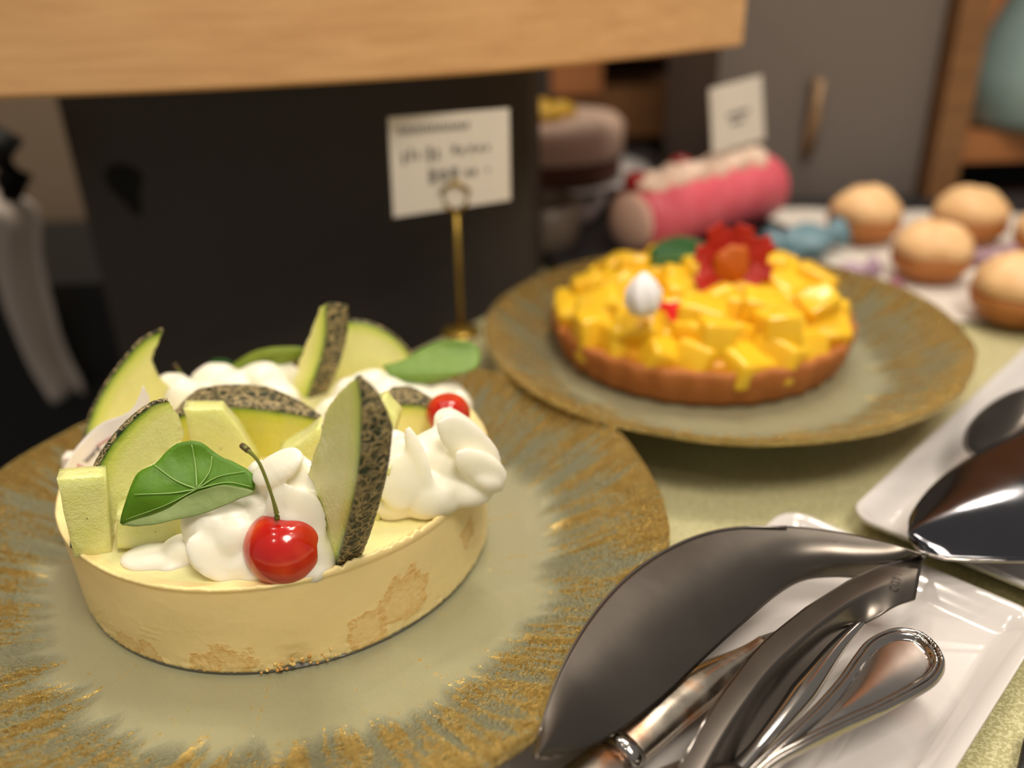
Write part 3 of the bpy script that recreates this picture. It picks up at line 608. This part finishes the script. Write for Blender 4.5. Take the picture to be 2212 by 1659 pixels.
lo = [(826, 790), (870, 778), (905, 757), (950, 737), (1000, 735), (1030, 748), (1038, 772), (1026, 797), (985, 812), (935, 826), (880, 828), (845, 815)]
o = build('nasturtium_leaf', leaf_from(lo, lambda x_, y_: .325+.012*ss(820, 740, y_), '', '', None, cen=(930, 785), bulge=.001), m_leaf2, solid=.0004); tag(o, 'pale green oval leaf at the back right of the cake', 'leaf')
lo = [(492, 800), (520, 776), (560, 757), (605, 750), (655, 752), (640, 775), (590, 792), (545, 806), (510, 812)]
o = build('nasturtium_leaf', leaf_from(lo, lambda x_, y_: .338, '', '', None, cen=(575, 780), bulge=.002), m_olive, solid=.0012); tag(o, 'olive green leaf arching over the back left cream', 'leaf')
lo = [(448, 785), (465, 775), (492, 778), (505, 790), (485, 800), (462, 798)]
o = build('nasturtium_leaf', leaf_from(lo, lambda x_, y_: .342, '', '', None, cen=(475, 787)), m_dleaf, solid=.0006); tag(o, 'small dark green leaf tip at the back left of the cake', 'leaf')

# ------------------------------------------------------------------ silver film with print
up = spl([(136, 1015, 0), (165, 972, 0), (215, 925, 0), (265, 893, 0), (292, 868, 0), (312, 822, 0)], 50)
lw_ = spl([(160, 1027, 0), (214, 1030, 0), (240, 990, 0), (275, 945, 0), (318, 905, 0), (326, 850, 0)], 50)
BF = P(185, 1035, CT); nf = V((-.25, .97, .0)).normalized()
m_film = M('silver white film', srgb(252, 248, 252), .3, 0).m
def fd(px): return .004*math.sin(5.2*(px-136)/190)
def onf(p):
    d_ = p-O; return p+nf*(fd(1106+FPX*d_.dot(RX)/d_.dot(F))-.0004)
def filmf(s, u):
    i = min(49, int(round(s*49))); a_ = up[i].lerp(lw_[i], u); return PP(a_.x, a_.y, BF, nf)+nf*fd(a_.x)
T = thing('cake_film', 'silver white printed film strip curling at the left of the cake', 'film', BF)
build('strip', grid(filmf, 50, 12), m_film, T, solid=.0002)
def textmesh(body, name, org, xdir, ydir, size, mat, parent, warp=None, depth=.00004):
    cu = bpy.data.curves.new(name, 'FONT'); cu.body = body; cu.size = 1; cu.extrude = .02; cu.resolution_u = 3
    to = bpy.data.objects.new('t', cu); COL.objects.link(to); dg = bpy.context.evaluated_depsgraph_get(); me = bpy.data.meshes.new_from_object(to.evaluated_get(dg))
    vs_ = [V(v.co) for v in me.vertices]; fs = [tuple(p.vertices) for p in me.polygons]; bpy.data.objects.remove(to); bpy.data.meshes.remove(me)
    nn = xdir.cross(ydir).normalized(); out = []
    for q_ in vs_:
        p = org+xdir*q_.x*size+ydir*q_.y*size+nn*q_.z*depth*50
        if warp: p = warp(p)
        out.append(p)
    return build(name, (out, fs), mat, parent, smooth=False)
m_pink = M('pink print', srgb(206, 92, 112), .5).m; m_gprint = M('grey print', srgb(84, 66, 86), .5).m
def onfilm(px, py, s): return PP(px, py, BF, nf)
a_, b_ = onfilm(180, 1016, .12), onfilm(232, 962, .34); xd = (b_-a_).normalized(); zd = nf.cross(xd).normalized(); zd = zd if zd.z > 0 else -zd
textmesh('isserie', 'lettering', a_+xd*.0012, xd, zd, .0031, m_gprint, T, warp=onf)
c_, d_ = onfilm(205, 975, .22), onfilm(268, 924, .45); build('red_line', tube([onf(c_.lerp(d_, k/8)) for k in range(9)], .00020, 6), m_pink, T)
a2 = onfilm(172, 1020, .06); textmesh('t', 'pink_lettering', a2, xd, zd, .0036, m_pink, T, warp=onf)

# ------------------------------------------------------------------ mango tart
MC = P(1562, 884, .0125); MR = .0805; MX, MY = MC.x+.004, MC.y+MR-.002
T = thing('tart', 'round mango tart with a brown baked crust on the further plate', 'tart', (MX, MY, .0112))
x = M('baked crust', srgb(176, 104, 46), .7); x.set('Base Color', x.mix(x.noise(90, 4), srgb(150, 80, 30), srgb(196, 124, 60))); x.bump(x.noise(300, 4), .4, .001)
build('crust', lathe([(0, 0), (.072, 0), (.0765, .003), (.0805, .017), (.0800, .020), (.0775, .0205), (.076, .017), (0, .017)], (MX, MY, .0114), 220, lambda r, z, a: (r*(1+.012*math.sin(a*34)*ss(.07, .078, r)+.01*noise.noise(V((a*5, z*50, 0)))), z+.001*noise.noise(V((a*6, 0, 0)))*ss(.01, .02, z))), x.m, T)
build('custard', lathe([(0, .030), (.04, .029), (.07, .023), (.0765, .0175), (0, .0165)], (MX, MY, .0114), 80), M('yellow custard', srgb(226, 160, 30), .4).m, T)
x = M('mango flesh', srgb(240, 186, 36), .22, Subsurface_Weight=.35, Subsurface_Radius=(1, .7, .2), Subsurface_Scale=.004); x.set('Base Color', x.mix(x.noise(60, 2), srgb(236, 178, 22), srgb(250, 214, 62))); m_mango = x.m
rng = random.Random(3); cubes = []
for k in range(9):
    v0, f0 = box((0, 0, 0), (1, 1, 1)); sc3 = [rng.uniform(.75, 1.2) for _ in range(3)]
    me = bpy.data.meshes.new('mango_cube'); me.from_pydata([V((v.x*sc3[0], v.y*sc3[1], v.z*sc3[2]))*.0200+V([rng.uniform(-.0016, .0016) for _ in range(3)]) for v in v0], [], f0); me.update(); me.materials.append(m_mango)
    me.polygons.foreach_set('use_smooth', [True]*6); cubes.append(me)
spots = []; gaps = 0
for ring_, (rr, cnt, zz) in enumerate([(.067, 21, .030), (.051, 16, .036), (.034, 11, .039), (.016, 6, .041), (.001, 1, .042), (.043, 9, .045), (.060, 11, .040)]):
    for k in range(cnt):
        a = 2*math.pi*(k+.5*(ring_ % 2))/cnt+rng.uniform(-.06, .06); spots.append((MX+rr*math.cos(a), MY+rr*math.sin(a), zz+rng.uniform(-.002, .003)))
for k, p in enumerate(spots):
    o = bpy.data.objects.new('mango_cube', cubes[k % 9]); COL.objects.link(o); o.location = p; o.rotation_euler = [rng.uniform(-.5, .5), rng.uniform(-.5, .5), rng.uniform(0, 3)]
    md = o.modifiers.new('b', 'BEVEL'); md.width = .003; md.segments = 3; tag(o, 'glossy yellow mango cube heaped on the tart', 'mango cube', 'mango cubes heaped on the tart')
# flower, leaves, sugar, petals on the tart
fc = PY(1580, 570, .435); m_red = M('red petal', srgb(178, 30, 10), .5, Subsurface_Weight=.1, Subsurface_Scale=.002).m; m_or = M('orange flower centre', srgb(190, 92, 14), .6).m
def petal(c, ang, L, W, n_, mat, name, parent, tiltk=.25):
    up_ = V((0, 0, 1)); n_ = V(n_).normalized(); a1 = n_.cross(up_).normalized(); a2 = a1.cross(n_); d_ = a1*math.cos(ang)+a2*math.sin(ang); s_ = n_.cross(d_)
    return build(name, grid(lambda s, u: V(c)+d_*(L*s)+s_*(W*(u-.5)*2*math.sin(min(1, .15+s*1.05)*math.pi*.92)**.7)+n_*(L*tiltk*s*s+.0006*math.sin(u*12+s*4)), 12, 9), mat, parent, solid=.0004)
T = thing('red_flower', 'red nasturtium flower standing on top of the mango tart', 'flower', fc-V((0, 0, .02)))
for k in range(8): petal(fc, k*math.pi/4+.3, .0205+.002*(k % 2), .0125, (-.05+.1*math.sin(k*2.1), -1, .35), m_red, 'petal', T)
build('flower_centre', ell(fc+V((0, -.003, .001)), (.010, .004, .010), n=12, pert=.3), m_or, T)
build('stalk', tube([fc+V((0, .002, -.002)), fc+V((.002, .004, -.022))], .0015, 8), m_leaf2, T)
pc_ = PY(1500, 690, .395); T = thing('red_petals', 'loose bright red petals lying in front of the red flower', 'petals', pc_)
m_red2 = M('bright red petal', srgb(226, 22, 14), .4).m
petal(pc_, .35, .018, .006, (-.1, -.8, .7), m_red2, 'petal', T); petal(pc_, 3.3, .013, .007, (.1, -.8, .7), m_red2, 'petal', T); petal(pc_, 3.9, .014, .005, (.1, -.8, .7), m_red2, 'petal', T)
def rleaf(label, c, L, W, ang, n_, mat):
    T = thing('green_leaf', label, 'leaf', c); petal(c, ang, L, W, n_, mat, 'leaf_blade', T, .15); n_ = V(n_).normalized(); a1 = n_.cross(V((0, 0, 1))).normalized(); a2 = a1.cross(n_); d_ = a1*math.cos(ang)+a2*math.sin(ang)
    build('midrib', tube([V(c)+n_*.0006, V(c)+d_*L*.9+n_*(.0006+L*.12)], .0004, 6), m_vein, T)
rleaf('dark green leaf at the back left of the mango tart', PY(1405, 565, .47), .040, .013, math.pi-.1-3.14159+3.14159, (-.1, -.75, .6), m_dleaf)
rleaf('pale green leaf right of the red flower', PY(1650, 600, .45), .032, .013, .65, (0, -.9, .4), m_olive)
sp = PY(1390, 640, .385); tag(build('cream_peak', lathe([(0, -.009), (.006, -.008), (.0085, -.003), (.008, .003), (.005, .008), (.0015, .0115), (0, .012)], sp, 40, lambda r, z, a: (r*(1+.1*math.cos(6*a+z*200)), z)), M('bright white cream', srgb(250, 248, 250), .4).m), 'white piped cream peak on the left part of the mango tart', 'cream')

# ------------------------------------------------------------------ porcelain trays
AX = V((.713, .701, 0)); BX = V((.701, -.713, 0))
def tray(label, corner, wd_, ln, mat=None):  # corner = far-left corner; extends wd_ along BX and ln along -AX (or +AX if negative)
    c = V(corner); ctr = c+BX*(wd_/2)-AX*(ln/2); hw, hl = wd_/2, abs(ln)/2; rc = .010
    def f(s, u):
        x_ = (s*2-1); y_ = (u*2-1); x_ = math.copysign(1-(1-abs(x_))**1.6, x_); y_ = math.copysign(1-(1-abs(y_))**2.2, y_)
        X_, Y_ = x_*hw, y_*hl; ex, ey = hw-abs(X_), hl-abs(Y_)
        if ex < rc and ey < rc:              # round the corner
            dx, dy = rc-ex, rc-ey; L = math.hypot(dx, dy); m_ = max(dx, dy)
            if L > 0: X_ += math.copysign(1, X_)*dx*(m_/L-1); Y_ += math.copysign(1, Y_)*dy*(m_/L-1)
        d_ = min(hw-abs(X_), hl-abs(Y_)) if not (ex < rc and ey < rc) else rc-max(rc-ex, rc-ey)
        z = .0030+.0068*(1-ss(0, .012, d_))
        return ctr+BX*X_+AX*Y_+V((0, 0, z))
    T = thing('porcelain_tray', label, 'tray', (ctr.x, ctr.y, 0))
    build('tray_body', grid(f, 70, 90), m_porc, T, solid=.0022)
    build('foot_rim', join(*[tube([ctr+BX*(a1_*hw*.7)+AX*(b1*hl*.8)+V((0, 0, .001)), ctr+BX*(a2_*hw*.7)+AX*(b2*hl*.8)+V((0, 0, .001))], .001, 6) for a1_, b1, a2_, b2 in ((-1, -1, 1, -1), (1, -1, 1, 1), (1, 1, -1, 1), (-1, 1, -1, -1))]), m_porc, T)
tray('nearer white porcelain tray carrying the two leaf-shaped cake servers', (.108, .286, 0), .094, .26)
tray('further white porcelain tray at the right edge beside the first one', (.130, .2815, 0), .094, -.26)

# ------------------------------------------------------------------ cutlery
def sheet(ua, la, zf, ns=90, nu=26):
    a = spl([(p[0], p[1], 0) for p in ua], ns); b = spl([(p[0], p[1], 0) for p in la], ns)
    def f(s, u):
        i = min(ns-1, int(round(s*(ns-1)))); q_ = a[i].lerp(b[i], u); return P(q_.x, q_.y, zf(s, u))
    return grid(f, ns, nu)
T = thing('cake_server', 'large dark leaf-shaped steel cake server nearest the glass plate', 'cake server', P(1600, 1350, .012))
za = lambda s, u: .0325+.003*math.sin(math.pi*s)-.004*s-(.010+.002*math.sin(math.pi*s))*u*ss(-.05, .2, s)+.0018*math.sin(math.pi*u)
build('blade', sheet([(1154, 1638), (1163, 1590), (1200, 1475), (1258, 1362), (1330, 1270), (1410, 1205), (1500, 1160), (1590, 1140), (1700, 1138), (1810, 1150), (1910, 1172), (2000, 1198)],
                     [(1156, 1640), (1230, 1628), (1330, 1585), (1430, 1510), (1520, 1425), (1600, 1352), (1680, 1284), (1735, 1254), (1800, 1246), (1870, 1248), (1940, 1240), (2000, 1206)], za), m_steel, T, solid=.0009)
ea = spl([(a_, b_, 0) for a_, b_ in [(1163, 1590), (1200, 1475), (1258, 1362), (1330, 1270), (1410, 1205), (1500, 1160), (1590, 1140), (1700, 1138)]], 50)
build('blade_edge', tube([P(p.x, p.y, za(.03+.62*k/49, 0)+.0002) for k, p in enumerate(ea)], .00045, 6), m_pol, T)['label'] = 'bright rolled edge'
T = thing('cake_server', 'steel cake server with a squared engraved end overlapping the dark one', 'cake server', P(1700, 1480, .012))
zb = lambda s, u: .0245-.001*s+.0015*math.sin(math.pi*s)-.0012*u-(.018*(u-.42) if u > .42 else 0)*ss(.05, .3, s)+.0010*math.sin(math.pi*u)
build('blade', sheet([(1996, 1200), (1945, 1213), (1900, 1226), (1830, 1258), (1740, 1315), (1650, 1388), (1590, 1460), (1530, 1545), (1465, 1662), (1390, 1800)],
                     [(1976, 1296), (1935, 1310), (1895, 1334), (1850, 1362), (1780, 1425), (1710, 1500), (1650, 1580), (1600, 1662), (1560, 1730), (1480, 1850)], zb), m_steel, T, solid=.0009)
build('blade_edge', tube([P(x_, y_, .0252) for x_, y_ in [(1995, 1200), (1945, 1212), (1900, 1225), (1830, 1257), (1740, 1314), (1650, 1387), (1590, 1459), (1530, 1544), (1465, 1660)]], .0004, 6), m_pol, T)['label'] = 'bright blade edge'
t0 = P(1940, 1282, .0247); t1 = P(1952, 1228, .0252); xd = (t1-t0).normalized(); yd = V((-xd.y, xd.x, 0)).normalized()
textmesh('COY', 'engraving', t0+V((0, 0, .0016)), xd, yd, .0040, m_engr, T, depth=.000005)
def handle(name, label, cat, pts, halfw, flat, mat, parts=()):
    c = spl([P(x_, y_, z_) for x_, y_, z_ in pts], 60); hw = spl([(h, 0, 0) for h in halfw], 60)
    T = thing(name, label, cat, P(pts[1][0], pts[1][1], .012)); build('handle', tube(c, [h.x for h in hw], 28, flat), mat, T); return T, c, hw
T, c, hw = handle('serving_fork', 'slim round steel handle between the engraved server and the wide handle', 'fork', [(1890, 1328, .0185), (1860, 1345, .0200), (1810, 1395, .0205), (1755, 1468, .0205), (1700, 1540, .0200), (1640, 1612, .019), (1570, 1690, .018), (1450, 1800, .017)], [.0010, .0033, .0036, .0030, .0025, .0022, .0025, .0035, .0040, .0042], .6, m_pol)
for k in (-1, 1): build('tine', tube([c[-1]+BX*(.002*k), c[-1]-AX*.02+BX*(.004*k), c[-1]-AX*.05+BX*(.004*k)-V((0, 0, .002))], [.0016, .0014, .0005], 8), m_pol, T)
# tarnished hollow handle
c = spl([P(x_, y_, z_) for x_, y_, z_ in [(1650, 1385, .0150), (1600, 1422, .0155), (1530, 1470, .0160), (1450, 1530, .0165), (1385, 1590, .0165), (1352, 1620, .0165)]], 40)
T = thing('serving_knife', 'tarnished silver knife handle lying between the two cake servers', 'knife', P(1450, 1530, .012))
build('shank', tube(c, [lerp(.0022, .0068, ss(0, .55, i/39))-.0008*ss(.7, 1, i/39) for i in range(40)], 32, .75), m_tarn, T)
d_ = (c[-1]-c[-2]).normalized(); e0 = c[-1]
build('collar', tube([e0-d_*.001, e0+d_*.001, e0+d_*.0025, e0+d_*.004], [.0062, .0070, .0070, .0060], 32, .8), m_pol, T)['label'] = 'bright ring collar'
build('grip', tube([e0+d_*.003, e0+d_*.008, e0+d_*.03, e0+d_*.07, e0+d_*.085, e0+d_*.09], [.0055, .0072, .0085, .009, .007, .002], 32, .75), m_tarn, T)
b_ = c[0]; build('blade', prism([b_+V((-.002, .001, 0)), b_+V((.002, -.001, 0)), b_+AX*.016+BX*.010, b_+AX*.018+BX*.006], (0, 0, .0008)), m_steel, T, smooth=False)
# wide handle with a raised double border
oc = spl([(1500, 1745, 0), (1560, 1712, 0), (1640, 1640, 0), (1700, 1588, 0), (1760, 1532, 0), (1810, 1475, 0), (1845, 1425, 0), (1872, 1392, 0), (1910, 1371, 0), (1950, 1367, 0), (1990, 1377, 0), (2020, 1402, 0), (2036, 1432, 0), (2034, 1456, 0), (2015, 1482, 0), (1975, 1508, 0), (1900, 1548, 0), (1820, 1586, 0), (1745, 1622, 0), (1670, 1660, 0), (1600, 1722, 0), (1540, 1775, 0)], 241)
ow = [P(p.x, p.y, .0215) for p in oc]
n = 121; Lc = ow[:n]; Rc = ow[::-1][:n]
def seg_d(p):
    return min((V((p.x-q_.x, p.y-q_.y)).length for q_ in ow), default=0)
def hprof(d_): 
    return .0016*ss(0, .0007, d_)-.0011*ss(.0009, .0013, d_)+.0008*ss(.0014, .0018, d_)-.0016*ss(.0020, .0036, d_)
def hf(s, u):
    i = min(n-1, int(round(s*(n-1)))); p = Lc[i].lerp(Rc[i], u); w_ = (Lc[i]-Rc[i]).length; dd = seg_d(p)
    crown = .0012*math.sin(math.pi*u)*min(1, w_/.012)*(1-ss(.5, 1, s))
    return p+V((0, 0, -.0022+hprof(dd)+crown+.0025*ss(.0, .5, s)))
T = thing('serving_spoon', 'wide shiny steel handle end with a raised double border', 'spoon', P(1900, 1500, .012))
build('handle', grid(hf, n, 61), m_pol, T, solid=.0012)
build('bowl', ell(P(1480, 1800, .020), (.026, .017, .004), (0, 0, .78), 14), m_pol, T)
# pieces on the further tray
T = thing('serving_spatula', 'mirror-polished steel spatula on the further tray at the right edge', 'spatula', P(2120, 1150, .012))
zs = lambda s, u: .026-.004*u+.0035*math.sin(math.pi*u)-.002*(1-s)
build('blade', sheet([(1962, 1150), (1970, 1110), (2010, 1055), (2070, 1005), (2140, 965), (2230, 920), (2330, 880)], [(1964, 1160), (1990, 1192), (2040, 1206), (2100, 1210), (2170, 1212), (2240, 1212), (2330, 1210)], zs), m_mirror, T, solid=.0010)
build('rolled_edge', tube([P(x_, y_, .0225) for x_, y_ in [(1966, 1165), (1990, 1193), (2040, 1207), (2100, 1211), (2170, 1213), (2240, 1213)]], .0006, 8), m_pol, T)
T = thing('serving_ladle', 'dark steel spoon bowl above the spatula on the further tray', 'spoon', P(2180, 950, .012))
def bowl(s, u):
    a = u*2*math.pi; c_ = P(2190, 905, .028); L, W = .034*s, .0125*s; e1_ = (AX*.97+BX*.1).normalized(); e2_ = V((-e1_.y, e1_.x, 0))
    return c_+e1_*(L*math.cos(a))+e2_*(W*math.sin(a))+V((0, 0, -.010*(1-s*s)+.004*math.cos(a)*s))
build('bowl', grid(bowl, 16, 48, wu=True), m_steel, T, solid=.001)
build('handle', tube([P(2190, 905, .028)+AX*.032+V((0, 0, .003)), P(2190, 905, .028)+AX*.07+V((0, 0, .006)), P(2190, 905, .028)+AX*.13], [.003, .0025, .004], 12, .5), m_pol, T)
o = build('black_coaster', inset_prism([P(2188, 1700, .0), P(2206, 1612, .0), P(2300, 1560, .0), P(2400, 1700, 0)], (0, 0, .006), .0001), m_black); tag(o, 'black object edge at the bottom right corner on the cloth', 'coaster')
